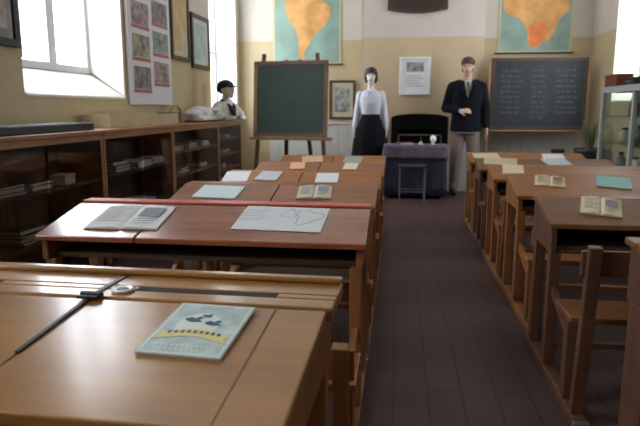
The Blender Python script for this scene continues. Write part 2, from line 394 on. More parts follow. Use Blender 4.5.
# --- foreground booklet
bp, tl = on_desk(1, -.366, 1.040); bk = thing('booklet', 'pale blue-grey booklet with yellow banner and dark birds on the foreground desk', 'booklet', bp)
bk.rotation_euler = (Matrix.Rotation(tl, 3, 'X') @ Matrix.Rotation(R(-3), 3, 'Z')).to_euler()
bw, bh = .158, .215
ob('pages', B(-bw/2+.002, bw/2-.001, -bh/2+.002, bh/2-.002, 0, .0045), M_paper, bk)
cv = ob('cover', B(-bw/2, bw/2, -bh/2, bh/2, .0046, .0056), mat('booklet_cover', (.40, .50, .49), .45, var=.25, scale=25), bk, bevel=.0004)
z0 = .0058
def flat(pts, m, par, name, z=z0, th=.0003): return ob(name, prism(bmesh.new(), [(x, y, z) for x, y in pts], (0, 0, th)), m, par)
M_cpale = mat('cover_pale', (.62, .68, .62), .5); M_cyel = mat('cover_yellow', (.66, .57, .22), .5); M_cdark = mat('cover_navy', (.03, .07, .12), .5)
bm = bmesh.new()
for x0, x1, y0, y1 in ((-bw/2+.004, bw/2-.004, bh/2-.008, bh/2-.004), (-bw/2+.004, bw/2-.004, -bh/2+.004, -bh/2+.009), (-bw/2+.004, -bw/2+.008, -bh/2, bh/2-.004), (bw/2-.008, bw/2-.004, -bh/2+.004, bh/2-.004)):
    box(bm, x0, x1, y0, y1, z0, z0+.0002)
ob('cover_border', bm, M_cpale, cv)
# moon/sun disc, yellow hill-like banner with swallow tails
disc = [(-.008+.042*math.cos(a*math.pi/12), .012+.05*math.sin(a*math.pi/12)) for a in range(24)]
flat(disc, M_cpale, cv, 'cover_disc')
ban = [(-.070, -.028), (-.045, -.020), (-.020, -.008), (.010, -.006), (.040, -.016), (.070, -.030), (.062, -.044), (.070, -.058), (.040, -.046), (.010, -.036), (-.020, -.038), (-.050, -.048), (-.074, -.056), (-.064, -.042)]
flat(ban, M_cyel, cv, 'cover_banner', z0+.0004)
for bx, by, sc_ in ((-.022, .030, 1.0), (.020, .020, .9), (-.002, .050, .6)):
    bird = [(-.020, .002), (-.010, .012), (0, .006), (.006, .016), (.016, .012), (.010, .002), (.018, -.006), (.004, -.010), (-.008, -.008), (-.016, -.004)]
    flat([(bx+u*sc_, by+v*sc_) for u, v in bird], M_cdark, cv, 'cover_bird', z0+.0008)
bm = bmesh.new()
for k in range(9): 
    a = -.052+k*.012; box(bm, a, a+.007, -.030+.006*math.sin(k/8*math.pi), -.020+.006*math.sin(k/8*math.pi), z0+.0009, z0+.0011)
ob('cover_lettering', bm, M_cdark, cv)
bm = bmesh.new()
for k in range(12): box(bm, -.055+k*.0095, -.055+k*.0095+.005, -.076, -.069, z0, z0+.0003)
for k in range(7): box(bm, -.032+k*.0095, -.032+k*.0095+.005, -.090, -.085, z0, z0+.0003)
ob('cover_lettering', bm, M_cpale, cv)

# --- desk 2
open_book(2, 'open greyish-white book at the left end of the reddish-brown desk', -1.07, 2.28, .29, .24, R(2), M_paper, M_grey)
t = sheet(2, 'map_sheet', 'large pale sheet with faint blue outlines on the reddish-brown desk', 'sheet', -.455, 2.31, .35, .25, R(-2), M_paper, .003)
def outline(bm, cx, cy, rx, ry, sd, z, wd=.003):
    rnd = random.Random(sd); n = 26; P = []
    for i in range(n):
        a = 2*math.pi*i/n; k = 1+.25*math.sin(3*a+sd)+rnd.uniform(-.12, .12); P.append((cx+rx*k*math.cos(a), cy+ry*k*math.sin(a)))
    for i in range(n):
        (x0, y0), (x1, y1) = P[i], P[(i+1) % n]; dx, dy = x1-x0, y1-y0; L = math.hypot(dx, dy)+1e-6; nx, ny = -dy/L*wd/2, dx/L*wd/2
        prism(bm, [(x0+nx, y0+ny, z), (x1+nx, y1+ny, z), (x1-nx, y1-ny, z), (x0-nx, y0-ny, z)], (0, 0, .0004))
bm = bmesh.new(); outline(bm, .10, .02, .05, .07, 1, .0032); outline(bm, .02, .05, .03, .04, 4, .0032, .002)
for k in range(6): box(bm, -.17, -.06-.01*(k % 3), .08-k*.022, .083-k*.022, .0032, .0036)
ob('map_print', bm, M_blue, t)
# --- desks 3..6 left
sheet(3, 'exercise_book', 'pale blue-white exercise book on the left of the desk beyond the painted red reflection', 'book', -.97, 3.15, .24, .2, R(-3), mat('pale_blue_cover', (.62, .74, .76), .6), .005)
open_book(3, 'open tan-paged book on the right of the desk beyond the painted red reflection', -.445, 3.17, .18, .20, R(4), mat('tan_page', (.62, .55, .45), .7), M_grey)
G4 = None
sheet(4, 'paper_sheet', 'white paper sheet, leftmost of three on the fourth desk', 'paper', -1.09, 3.95, .17, .22, R(5), M_paper, .003)
sheet(4, 'exercise_book', 'pale grey exercise book, middle of three on the fourth desk', 'book', -.87, 3.97, .15, .19, R(-6), mat('grey_cover', (.50, .54, .58), .6), .005)
sheet(4, 'paper_sheet', 'bright white paper sheet, rightmost of three on the fourth desk', 'paper', -.47, 3.95, .15, .2, R(2), M_paper, .003)
sheet(5, 'booklet', 'orange-tan booklet on the left half of the second desk from the easel', 'booklet', -.81, 4.78, .12, .18, R(6), mat('orange_cover', (.72, .40, .20), .6), .006)
sheet(5, 'booklet', 'cream booklet on the right half of the second desk from the easel', 'booklet', -.38, 4.78, .11, .17, R(-4), M_cream, .006)
sheet(6, 'exercise_book', 'tan exercise book on the desk nearest the easel', 'book', -.80, 5.55, .19, .2, R(10), mat('tan_cover', (.6, .42, .25), .6), .006)
sheet(6, 'exercise_book', 'grey-green exercise book on the desk nearest the easel', 'book', -.42, 5.55, .17, .2, R(-5), mat('green_grey_cover', (.32, .36, .32), .6), .006)
# --- right desks
open_book(13, 'open cream book with a brown picture on the orange-brown right-hand desk', .90, 3.72, .17, .18, R(-12), M_cream, M_brown)
sheet(13, 'folder', 'teal-green folder on the orange-brown right-hand desk', 'folder', 1.26, 3.72, .19, .20, R(-14), mat('teal_card', (.16, .42, .38), .5), .006)
open_book(12, 'open printed booklet with cream pages on the right-hand desk with one booklet', .895, 2.77, .165, .20, R(-16), M_cream, M_grey, cat='booklet')
sheet(14, 'booklet', 'cream booklet on the right-hand desk behind the orange-brown one', 'booklet', .84, 4.58, .15, .22, R(-8), M_cream, .006)
sheet(15, 'paper_sheet', 'yellowish paper on the second right-hand desk from the jacket mannequin', 'paper', .88, 5.4, .28, .2, R(-8), mat('yellow_paper', (.55, .46, .30), .7), .004)
sheet(15, 'booklet', 'grey booklet on the second right-hand desk from the jacket mannequin', 'booklet', 1.35, 5.4, .2, .2, R(9), mat('grey_cover', (.5, .54, .58)), .006)
sheet(16, 'booklet', 'pale yellow booklet on the right-hand desk nearest the jacket mannequin', 'booklet', .86, 6.13, .25, .18, R(4), mat('pale_yellow', (.62, .52, .32), .7), .008)
sheet(16, 'exercise_book', 'white exercise book on the right-hand desk nearest the jacket mannequin', 'book', 1.5, 6.13, .2, .18, R(-4), M_paper, .006)

# ------------------------------------------------------------------ bookcases along the left wall
def bookcase(y0, y1, label, nsh=3, extra=True):
    D, H = .33, 1.02; L = y1-y0
    t = thing('bookcase', label, 'bookcase', (WL+.025, y0, 0), 0, 'low open bookcases along the left wall')
    ob('top_board', B(0, D+.015, 0, L, H-.025, H), W_case, t, bevel=.004)
    for y in (0.002, L-.030): ob('side_board', B(.001, D, y, y+.028, .06, H-.026), W_case, t, bevel=.003)
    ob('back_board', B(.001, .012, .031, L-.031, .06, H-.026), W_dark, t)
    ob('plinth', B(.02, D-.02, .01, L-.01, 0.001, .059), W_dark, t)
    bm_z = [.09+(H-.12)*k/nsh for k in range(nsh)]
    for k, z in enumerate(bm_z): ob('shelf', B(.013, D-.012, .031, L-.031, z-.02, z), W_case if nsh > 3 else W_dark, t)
    ob('top_rail', B(D-.012, D, .031, L-.031, H-.065, H-.026), W_case, t)
    for y0_, y1_ in ((.031, L/2-.016), (L/2+.016, L-.031)):
        dr = ob('door', B(D-.010, D-.007, y0_, y1_, .062, H-.067), glass_mat('bookcase_glass', .05, (.80, .77, .74)), t)
        dr['label'] = 'dim glass sliding door'
    return bm_z
bz1 = bookcase(2.62, 3.965, 'open bookcase nearest the viewer, with a dark flat case on top')
bz2 = bookcase(3.97, 5.285, 'second bookcase from the viewer, with white papers on its shelves')
bz3 = bookcase(5.29, 6.685, 'third bookcase, under the two hanging pictures', 4)
bz4 = bookcase(6.69, 7.69, 'bookcase nearest the easel, beneath the child mannequin', 5)
X0 = WL+.025
bcols = [(.10, .05, .03), (.06, .07, .10), (.14, .12, .09), (.20, .16, .12), (.05, .08, .06), (.16, .06, .05)]
def book_stack(x, y, z, n, label, seed, light=False):
    rnd = random.Random(seed)
    for k in range(n):
        th = rnd.uniform(.014, .03); w_, l_ = rnd.uniform(.14, .19), rnd.uniform(.2, .26)
        c = rnd.choice(bcols) if not light else rnd.choice([(.6, .6, .58), (.5, .52, .55), (.66, .62, .5)])
        t = thing('book', label % ['bottom', 'second', 'third', 'fourth', 'fifth'][k], 'book', (x, y, z+.001), rnd.uniform(-.12, .12), label.split(',')[0])
        ob('pages', B(-w_/2+.004, w_/2-.004, -l_/2+.004, l_/2-.004, .0025, th-.0025), M_paper, t)
        bm = bmesh.new(); box(bm, -w_/2, w_/2, -l_/2, l_/2, 0, .002); box(bm, -w_/2, w_/2, -l_/2, l_/2, th-.002, th); box(bm, -w_/2-.001, -w_/2+.002, -l_/2, l_/2, 0, th)
        ob('cover', bm, mat('cover_%d_%s' % (bcols.index(c) if c in bcols else int(c[0]*100), 'l' if light else 'd'), c, .6), t)
        z += th+.001
def paper_stack(x, y, z, w_, l_, h, label, m=None, rz=0):
    bm = bmesh.new(); n = max(3, int(h/.006)); rnd = random.Random(int(y*100))
    for k in range(n):
        dx, dy = rnd.uniform(-.006, .006), rnd.uniform(-.006, .006); box(bm, -w_/2+dx, w_/2+dx, -l_/2+dy, l_/2+dy, k*h/n, (k+1)*h/n-.0008)
    o = ob('paper_stack', bm, m or M_paper); o.location = (x, y, z+.001); o.rotation_euler.z = rz
    return tag(o, label, 'papers')
xs = X0+.19
book_stack(xs, 3.02, bz1[2], 3, 'dark books on the upper shelf of the nearest bookcase, %s of the pile', 1)
book_stack(xs, 3.30, bz1[2], 2, 'dark books mid-way along the nearest bookcase upper shelf, %s of the pile', 2)
t = thing('white_box', 'small white card box on the shelf of the nearest bookcase', 'box', (xs+.05, 3.58, bz1[2]+.001), .1)
ob('box_body', B(-.05, .05, -.07, .07, 0, .045), M_paper, t); ob('box_lid', B(-.053, .053, -.073, .073, .0455, .062), M_cream, t, bevel=.002)
book_stack(xs, 3.2, bz1[1], 4, 'dark books on the middle shelf of the nearest bookcase, %s of the pile', 3)
paper_stack(xs-.005, 4.75, bz2[2], .2, .34, .05, 'long pile of white papers on the upper shelf of the second bookcase', rz=.1)
book_stack(xs, 5.08, bz2[2], 3, 'pale books at the far end of the second bookcase upper shelf, %s of the pile', 4, True)
book_stack(xs, 4.36, bz2[2], 3, 'dark books at the near end of the second bookcase upper shelf, %s of the pile', 5)
paper_stack(xs-.005, 4.65, bz2[1], .22, .5, .03, 'pile of white papers on the middle shelf of the second bookcase', rz=-.05)
book_stack(xs, 4.25, bz2[1], 3, 'dark books on the middle shelf of the second bookcase, %s of the pile', 6)
for i, y in enumerate((5.6, 6.0, 6.4)): book_stack(xs, y, bz3[3], 2, ['dark books at the near end of the third bookcase top shelf, %s of the pile', 'dark books at the middle of the third bookcase top shelf, %s of the pile', 'pale books at the far end of the third bookcase top shelf, %s of the pile'][i], 10+i, i == 2)
for i, y in enumerate((5.7, 6.3)): book_stack(xs, y, bz3[2], 2, ['dark books at the near end of the third bookcase second shelf, %s of the pile', 'dark books at the far end of the third bookcase second shelf, %s of the pile'][i], 20+i)
for i, z in enumerate(bz4[2:]): book_stack(xs, 7.1+.1*i, z, 2, ['dark books on the middle shelf of the bookcase nearest the easel, %s of the pile', 'dark books on the fourth shelf of the bookcase nearest the easel, %s of the pile', 'dark books on the top shelf of the bookcase nearest the easel, %s of the pile'][i], 30+i)
# flat dark case on the first bookcase
t = thing('display_case', 'flat black case with pale blue glass lid on the nearest bookcase', 'case', (X0+.01, 2.95, 1.022))
ob('case_base', B(.02, .27, 0, 1.0, 0, .045), M_black, t, bevel=.004)
ob('glass_lid', B(.03, .26, .01, .99, .0455, .052), mat('blue_lid', (.22, .30, .36), .15), t, bevel=.002)
# long tan box on second/third bookcases
t = thing('wooden_trough', 'long pale tan wooden box on the second bookcase, below the picture board', 'box', (X0+.02, 4.28, 1.022))
bm = bmesh.new(); box(bm, 0, .015, 0, 1.40, 0, .10); box(bm, .205, .22, 0, 1.40, 0, .10); box(bm, .015, .205, 0, 1.40, 0, .012); ob('box_body', bm, mat('pale_tan_wood', (.50, .42, .26), .5, var=.1, scale=5), t)
bm = bmesh.new(); box(bm, -.002, .222, 1.401, 1.44, 0, .105); ob('end_board', bm, W_dark, t)
ob('end_board', B(.0155, .2045, .001, .015, .0125, .1), mat('pale_tan_wood', (.5, .42, .26)), t)
# small arched frame
t = thing('arched_frame', 'small arched wooden frame on the third bookcase, beside the child mannequin', 'frame', (X0+.10, 5.98, 1.022), 0)
bm = bmesh.new(); P = [Vector((0, .16*math.cos(a), .06+.11*math.sin(a))) for a in [math.pi*k/12 for k in range(13)]]
P = [Vector((0, .16, 0))]+P+[Vector((0, -.16, 0))]
for a, b in zip(P, P[1:]): tube(bm, a, b, .012)
ob('arch', bm, W_easel, t); ob('base_bar', B(-.03, .03, -.17, .17, 0.0, .012), W_easel, t)

# ------------------------------------------------------------------ pictures on the left wall
def picture_left(name, label, y0, y1, z0, z1, fw, mf, mount, pic, cat='picture', tilt=0):
    t = thing(name, label, cat, (WL+.003, (y0+y1)/2, (z0+z1)/2)); h, v = (y1-y0)/2, (z1-z0)/2
    if tilt: t.rotation_euler.y = tilt; t.location.x += .03
    bm = bmesh.new(); box(bm, 0, .028, -h, -h+fw, -v, v); box(bm, 0, .028, h-fw, h, -v, v); box(bm, 0, .028, -h+fw, h-fw, -v, -v+fw); box(bm, 0, .028, -h+fw, h-fw, v-fw, v)
    ob('picture_frame', bm, mf, t, bevel=.004)
    ob('mount', B(.002, .012, -h+fw, h-fw, -v+fw, v-fw), mount, t)
    a = .055
    ob('picture', B(.0125, .014, -h+fw+a, h-fw-a, -v+fw+a, v-fw-a), pic, t)
    ob('glazing', B(.018, .0195, -h+fw, h-fw, -v+fw, v-fw), glass_mat('picture_glass', .10), t)
    return t
M_sepia = mat('sepia_print', (.22, .20, .16), .6, var=.6, scale=9)
M_bw = mat('grey_photo', (.30, .30, .29), .5, var=.7, scale=14)
picture_left('framed_picture', 'brown framed picture beside the white board of prints', 6.22, 6.77, 1.68, 2.6, .045, W_dark2, mat('tan_mount', (.52, .47, .33), .6), mat('pale_sepia', (.42, .38, .26), .6, var=.25, scale=6))
picture_left('framed_picture', 'dark framed pale picture next to the far left window', 6.85, 7.5, 1.63, 2.25, .05, W_dark2, mat('pale_mount', (.55, .57, .55), .5), mat('pale_grey_print', (.42, .46, .46), .5, var=.2, scale=6))
picture_left('framed_picture', 'black framed dark photograph at the upper left edge', 2.95, 3.62, 1.54, 2.35, .05, M_black, mat('dark_mount', (.12, .12, .12), .5), M_bw)
# white board with prints
t = thing('picture_board', 'tall white board with two columns of captioned prints on the left wall', 'board', (WL+.003, 5.16, 1.2))
ob('board_panel', B(0, .03, 0, .99, 0, 2.0), mat('board_white', (.66, .66, .70), .5), t, bevel=.004)
M_cap = mat('caption_red', (.42, .12, .12), .6)
for c, y0 in enumerate((.08, .54)):
    for k in range(6):
        z0_ = .10 + k*.285 + (.07 if c else 0)
        zz = z0_ + .055
        pm = mat('print_%d' % ((k+c*2) % 4), [(.20, .17, .19), (.26, .24, .18), (.30, .22, .22), (.22, .26, .24)][(k+c*2) % 4], .5, var=.7, scale=16)
        pr_ = ob('print', B(.0305, .033, y0, y0+.37, zz-.01, zz+.19), pm, t)
        ob('caption_strip', B(.0305, .034, y0-.01, y0+.38, z0_+.010, z0_+.040), M_cap, pr_)

# ------------------------------------------------------------------ maps on the back wall
M_sea = mat('map_sea', (.26, .38, .32), .6, var=.25, scale=3)
M_land = mat('map_land', (.72, .37, .12), .6, var=.25, scale=5)
M_land2 = mat('map_land_red', (.80, .22, .05), .6, var=.15, scale=6)
M_edge = mat('map_border', (.55, .50, .30), .6)
def wall_map(label, x0, x1, z0, z1, lands, Y):
    t = thing('wall_map', label, 'map', (0, Y, 0))
    ob('map_sheet', B(x0, x1, -.004, 0, z0, z1), M_sea, t)
    bm = bmesh.new(); e = .03
    for a in ((x0, x0+e, z0, z1), (x1-e, x1, z0, z1), (x0+e, x1-e, z0, z0+e), (x0+e, x1-e, z1-e, z1)): box(bm, a[0], a[1], -.0055, -.0042, a[2], a[3])
    ob('map_border', bm, M_edge, t)
    bm = bmesh.new()
    for z in (z0, z1): tube(bm, (x0-.03, -.012, z), (x1+.03, -.012, z), .012)
    ob('map_roller', bm, W_dark2, t)
    for m, pts in lands: ob('land', prism(bmesh.new(), [(x, -.0065, z) for x, z in pts], (0, .002, 0)), m, t)
# South America shaped land on left map, wide shoulder tapering south
SA = [(-1.66, 2.90), (-1.50, 2.94), (-1.34, 2.82), (-1.20, 2.74), (-1.02, 2.60), (-1.04, 2.46), (-1.12, 2.34), (-1.22, 2.26), (-1.30, 2.16), (-1.37, 2.05), (-1.42, 1.96), (-1.40, 1.88), (-1.47, 1.87), (-1.50, 1.98), (-1.50, 2.15), (-1.54, 2.30), (-1.64, 2.44), (-1.70, 2.60), (-1.68, 2.76)]
CA = [(-1.80, 3.12), (-1.6, 3.14), (-1.56, 3.0), (-1.64, 2.93), (-1.74, 2.98)]
wall_map('teal wall map with an orange continent above the easel blackboard', -1.88, -.87, 1.80, 3.2, [(M_land, SA), (M_land, CA)], WB-.003)
AF = [(1.40, 3.12), (2.28, 3.12), (2.28, 2.5), (2.16, 2.38), (2.10, 2.2), (2.02, 2.08), (1.86, 2.00), (1.76, 2.02), (1.74, 2.18), (1.70, 2.30), (1.62, 2.40), (1.48, 2.44), (1.40, 2.52)]
AF_ = [(1.46, 2.95), (1.72, 3.08), (2.0, 3.06), (2.18, 2.92), (2.26, 2.72), (2.24, 2.58), (2.10, 2.46), (2.02, 2.34), (1.98, 2.20), (1.92, 2.08), (1.86, 2.00), (1.78, 2.02), (1.76, 2.16), (1.72, 2.32), (1.68, 2.44), (1.52, 2.48), (1.42, 2.60), (1.40, 2.78)]
AF2 = [(1.98, 2.36), (2.0, 2.2), (1.93, 2.08), (1.86, 2.01), (1.785, 2.03), (1.77, 2.16), (1.75, 2.3), (1.86, 2.34)]
wall_map('wall map with a large orange continent above the written-on blackboard', 1.34, 2.34, 1.93, 3.2, [(M_land, AF)], WB-.003)
DZ = bpy.data.objects['wall_map.001']
ob('land', prism(bmesh.new(), [(x, -.0075, z) for x, z in AF2], (0, .0008, 0)), M_land2, DZ)

# ------------------------------------------------------------------ chimney breast items
t = thing('framed_notice', 'white framed notice with a dark photograph on the chimney breast', 'picture', (.195, CY-.002, 1.61))
bm = bmesh.new(); h, v, fw = .215, .26, .035
box(bm, -h, -h+fw, -.03, 0, -v, v); box(bm, h-fw, h, -.03, 0, -v, v); box(bm, -h+fw, h-fw, -.03, 0, -v, -v+fw); box(bm, -h+fw, h-fw, -.03, 0, v-fw, v)
ob('picture_frame', bm, mat('bright_white_frame', (.80, .80, .78), .4), t, bevel=.004)
ob('mount', B(-h+fw, h-fw, -.012, -.002, -v+fw, v-fw), mat('glare_mount', (.85, .86, .87), .5), t)  # extra-white mount carries the glass reflection in its colour
ob('photograph', B(-.12, .12, -.014, -.0122, .06, .19), M_bw, t)
bm = bmesh.new()
for k in range(5): box(bm, -.12, .12-.03*(k % 3), -.0135, -.0122, -.14+k*.035, -.132+k*.035)
ob('notice_text', bm, M_grey, t)
# dark plaque with bowed bottom
P = [(-.41, .35), (-.41, .0)] + [(-.41+.82*k/10, -.05*math.sin(math.pi*k/10)) for k in range(1, 10)] + [(.41, .0), (.41, .35), (.3, .45), (0, .5), (-.3, .45)]
t = thing('wall_plaque', 'dark brown plaque with bowed lower edge high on the chimney breast', 'plaque', (.21, CY-.002, 2.50))
ob('plaque_board', prism(bmesh.new(), [(x, 0, z) for x, z in P], (0, -.04, 0)), W_dark2, t, bevel=.008)
ob('plaque_panel', prism(bmesh.new(), [(x*.86, -.041, z*.86+.03) for x, z in P], (0, -.006, 0)), mat('plaque_dark', (.045, .028, .024), .4), t, bevel=.003)
# conduit pipe
struct('trim_6', tube(bmesh.new(), (CX0-.02, WB-.03, .97), (CX0-.02, WB-.03, ZC-.01), .014), mat('conduit_grey', (.30, .24, .22), .5))
# fireplace
t = thing('fireplace', 'black cast-iron fireplace in the chimney breast behind the table', 'fireplace', (.28, CY, 0))
bm = bmesh.new(); box(bm, -.398, -.30, -.02, .06, .001, 1.04); box(bm, .30, .398, -.02, .06, .001, 1.04); box(bm, -.30, .30, -.02, .06, .86, 1.04)
ob('surround', bm, mat('soot', (.008, .008, .008), .9, spec=.1), t, bevel=.006)
bm = bmesh.new(); box(bm, -.36, .36, .061, .24, .001, .02); box(bm, -.36, -.30, .061, .26, .02, .86); box(bm, .30, .36, .061, .26, .02, .86); box(bm, -.30, .30, .24, .26, .02, .86)
ob('firebox', bm, mat('soot', (.008, .008, .008), .9, spec=.1), t)
bm = bmesh.new()
for k in range(9): tube(bm, (-.24+k*.06, .05, .12), (-.24+k*.06, .05, .34), .008)
for z in (.12, .34): tube(bm, (-.28, .05, z), (.28, .05, z), .01)
ob('grate', bm, M_black, t)
ob('hood', prism(bmesh.new(), [(-.398, -.001, 1.041)]+[(-.398+.796*k/12, -.001, 1.041+.05*math.sin(math.pi*k/12)**.5) for k in range(1, 12)]+[(.398, -.001, 1.041)], (0, -.02, 0)), mat('soot', (.008, .008, .008), .9, spec=.1), t)
# fire guard
t = thing('fire_guard', 'dark wire fire guard with a pale rim in front of the fireplace', 'fire guard', (.28, 8.52, 0))
bm = bmesh.new(); c = [(-.29, 0), (.29, 0)]
for z in (.02, .80): tube(bm, (-.29, 0, z), (.29, 0, z), .008)
for x in (-.29, .29): tube(bm, (x, 0, 0.001), (x, 0, .80), .008)
ob('rim', bm, mat('dull_brass', (.22, .19, .16), .5, .5), t)
bm = bmesh.new()
for k in range(1, 20): tube(bm, (-.29+k*.029, 0, .02), (-.29+k*.029, 0, .80), .002, n=5)
for k in range(1, 12): tube(bm, (-.29, 0, .02+k*.065), (.29, 0, .02+k*.065), .002, n=5)
ob('wire_mesh', bm, M_black, t)

# teacher's table with cloth
t = thing('teacher_table', 'small dark table standing before the fireplace', 'table', (.21, 8.05, 0))
ob('table_top', B(-.40, .40, -.20, .20, .665, .69), W_dark2, t, bevel=.004)
for x in (-.37, .33):
    for y in (-.18, .14): ob('leg', B(x, x+.04, y, y+.04, .001, .664), W_dark2, t)
M_pur = mat('purple_grey_cloth', (.12, .095, .13), .9, var=.15, scale=10)
M_navy = mat('navy_cloth', (.028, .028, .055), .9, var=.3, scale=6)
def cloth(name, x0, x1, y0, y1, z, drop, m, seed, par=None):
    bm = bmesh.new(); n = 64; per = []
    for i in range(n):
        u = i/n*4; s, f = int(u), u-int(u)
        per.append([(x0+(x1-x0)*f, y0, 0, -1), (x1, y0+(y1-y0)*f, 1, 0), (x1-(x1-x0)*f, y1, 0, 1), (x0, y1-(y1-y0)*f, -1, 0)][s])
    rows = []
    for r in range(6):
        q = r/5; rows.append([Vector((x+nx*(.006+q*.012*(1+math.sin(i*1.4+seed))), y+ny*(.006+q*.012*(1+math.sin(i*1.4+seed))), z-q*drop)) for i, (x, y, nx, ny) in enumerate(per)])
    loft(bm, rows, cap=False)
    vs = [v for v in bm.verts if abs(v.co.z-z) < 1e-6]; bm.faces.new(vs)
    o = ob(name, bm, m, par, True); s = o.modifiers.new('thick', 'SOLIDIFY'); s.thickness = .003; s.offset = 1
    return o
o = cloth('table_cloth', -.40, .40, -.20, .20, .696, .17, M_pur, 1); o.location = (.21, 8.05, 0); tag(o, 'purple-grey cloth draped over the small table by the fireplace', 'tablecloth')
o = cloth('under_cloth', -.385, .385, -.185, .185, .6635, .62, M_navy, 3); o.location = (.21, 8.05, 0)
o.parent = t; o.location = (0, 0, 0); o.name = 'table_skirt'
# things on that table
t = thing('egg_cup', 'small white rounded ornament on the purple-grey tablecloth', 'ornament', (.44, 8.02, .6985))
ob('ornament_body', lathe(bmesh.new(), [(.022, 0), (.026, .006), (.012, .02), (.03, .04), (.042, .07), (.036, .10), (.016, .118), (.003, .122)], 20), mat('white_china', (.85, .84, .82), .25), t, True)
t = thing('desk_book', 'dark closed book lying on the purple-grey tablecloth', 'book', (.08, 8.03, .6985), .2)
ob('pages', B(-.09, .088, -.11, .11, .003, .022), M_cream, t); bm = bmesh.new(); box(bm, -.095, .095, -.115, .115, 0, .0028); box(bm, -.095, .095, -.115, .115, .0222, .025); box(bm, -.098, -.092, -.115, .115, 0, .025); ob('cover', bm, mat('maroon_cover', (.12, .04, .05), .6), t)
t = thing('hand_bell', 'small brass hand bell on the purple-grey tablecloth', 'bell', (.28, 7.98, .6985))
ob('bell_cup', lathe(bmesh.new(), [(.035, 0), (.03, .012), (.022, .03), (.016, .042), (.004, .048)], 18), mat('brass', (.45, .32, .12), .35, .9), t, True)
ob('handle', lathe(bmesh.new(), [(.006, .0485), (.009, .06), (.006, .08), (.009, .095), (.002, .10)], 12), W_dark2, t, True)
# stool in front of the table
t = thing('stool', 'dark low stool with pale metal legs in front of the cloth-covered table', 'stool', (.17, 7.62, 0))
ob('seat', B(-.17, .17, -.14, .14, .44, .465), mat('dark_blue_seat', (.03, .03, .05), .5), t, bevel=.006)
for x in (-.155, .155):
    for y in (-.125, .125): ob('leg', tube(bmesh.new(), (x, y, .001), (x, y, .439), .009), mat('pale_metal', (.22, .20, .24), .4, .5), t)
bm = bmesh.new()
for y in (-.125, .125): tube(bm, (-.155, y, .14), (.155, y, .14), .006)
ob('stretcher', bm, mat('pale_metal', (.22, .20, .24)), t)

# ------------------------------------------------------------------ easel with blackboard
t = thing('easel', 'wooden easel holding the plain green blackboard by the left windows', 'easel', (-1.25, 7.0, 0), R(-7))
def legbar(p, q, m, nm='leg', wx=.045, wy=.03): return ob(nm, bar(bmesh.new(), p, q, wx, wy), m, t, bevel=.003)
legbar((-.46, -.12, .001), (-.34, .03, 1.79), W_easeld)
legbar((.46, -.12, .001), (.30, .03, 1.79), W_easeld)
legbar((-.24, .50, .001), (-.08, .06, 1.72), W_easeld)
legbar((.16, .50, .001), (.08, .06, 1.72), W_easeld)
ob('cross_bar', B(-.42, .42, .012, .04, 1.60, 1.65), W_easel, t, bevel=.003)
ob('cross_bar', B(-.50, .50, -.10, -.02, .80, .835), W_easel, t, bevel=.003)
bb = thing('blackboard', 'plain green-black blackboard resting on the wooden easel', 'blackboard', (-1.25, 7.0, 0), R(-7))
tm = Matrix.Rotation(R(-4), 4, 'X')
def bbp(x0, x1, y0, y1, z0, z1, m, nm, bev=.003):
    o = ob(nm, B(x0, x1, y0, y1, z0, z1), m, bb, bevel=bev); o.location = (0, -.095, .84); o.rotation_euler.x = R(-5); return o
bbp(-.40, .40, -.01, .01, .045, .82, mat('green_blackboard', (.050, .088, .076), .55, var=.12, scale=4), 'writing_surface', 0)
M_bfr = wood('blackboard_frame_wood', (.16, .08, .045), (.28, .15, .085), .5, 0, 2.0)
bbp(-.445, .445, -.018, .014, .0, .045, M_bfr, 'frame_rail'); bbp(-.445, .445, -.018, .014, .82, .865, M_bfr, 'frame_rail')
bbp(-.445, -.40, -.018, .014, .045, .82, W_easel, 'frame_stile'); bbp(.40, .445, -.018, .014, .045, .82, M_bfr, 'frame_stile')
# framed photograph behind the easel
t = thing('framed_photograph', 'dark framed photograph on the back wall, right of the easel', 'picture', (-.85, WB-.004, 1.29))
bm = bmesh.new(); h, v, fw = .19, .28, .03
box(bm, -h, -h+fw, -.025, 0, -v, v); box(bm, h-fw, h, -.025, 0, -v, v); box(bm, -h+fw, h-fw, -.025, 0, -v, -v+fw); box(bm, -h+fw, h-fw, -.025, 0, v-fw, v)
ob('picture_frame', bm, W_dark2, t, bevel=.003); ob('mount', B(-h+fw, h-fw, -.010, -.001, -v+fw, v-fw), mat('tan_mount', (.52, .47, .33)), t)
ob('photograph', B(-.11, .11, -.012, -.0102, -.18, .18), M_bw, t)

# ------------------------------------------------------------------ written-on blackboard
t = thing('written_blackboard', 'large blackboard with faint chalk writing on a wooden stand at right', 'blackboard', (1.845, 8.6, 0), 0); t.scale = (.975, 1, .992)
ob('writing_surface', B(-.60, .60, -.012, .012, .93, 1.80), mat('slate_blue_board', (.024, .031, .040), .6, var=.2, scale=3), t)
ob('frame_rail', B(-.645, .645, -.022, .02, 1.80, 1.85), W_dark2, t, bevel=.003); ob('frame_rail', B(-.645, .645, -.022, .02, .88, .93), W_dark2, t, bevel=.003)
for x in (-.645, .60): ob('frame_stile', B(x, x+.045, -.022, .02, .931, 1.799), W_dark2, t, bevel=.003)
for x in (-.672, .648): ob('post', B(x, x+.024, -.025, .025, .03, 1.75), W_easel, t, bevel=.003)
for x in (-.69, .648): ob('foot', B(x, x+.042, -.25, .25, .001, .029), W_easel, t, bevel=.003)
ob('chalk_tray', B(-.645, .645, -.09, -.023, .865, .879), W_easel, t, bevel=.002)
rnd = random.Random(5); bm = bmesh.new(); bmr = bmesh.new()
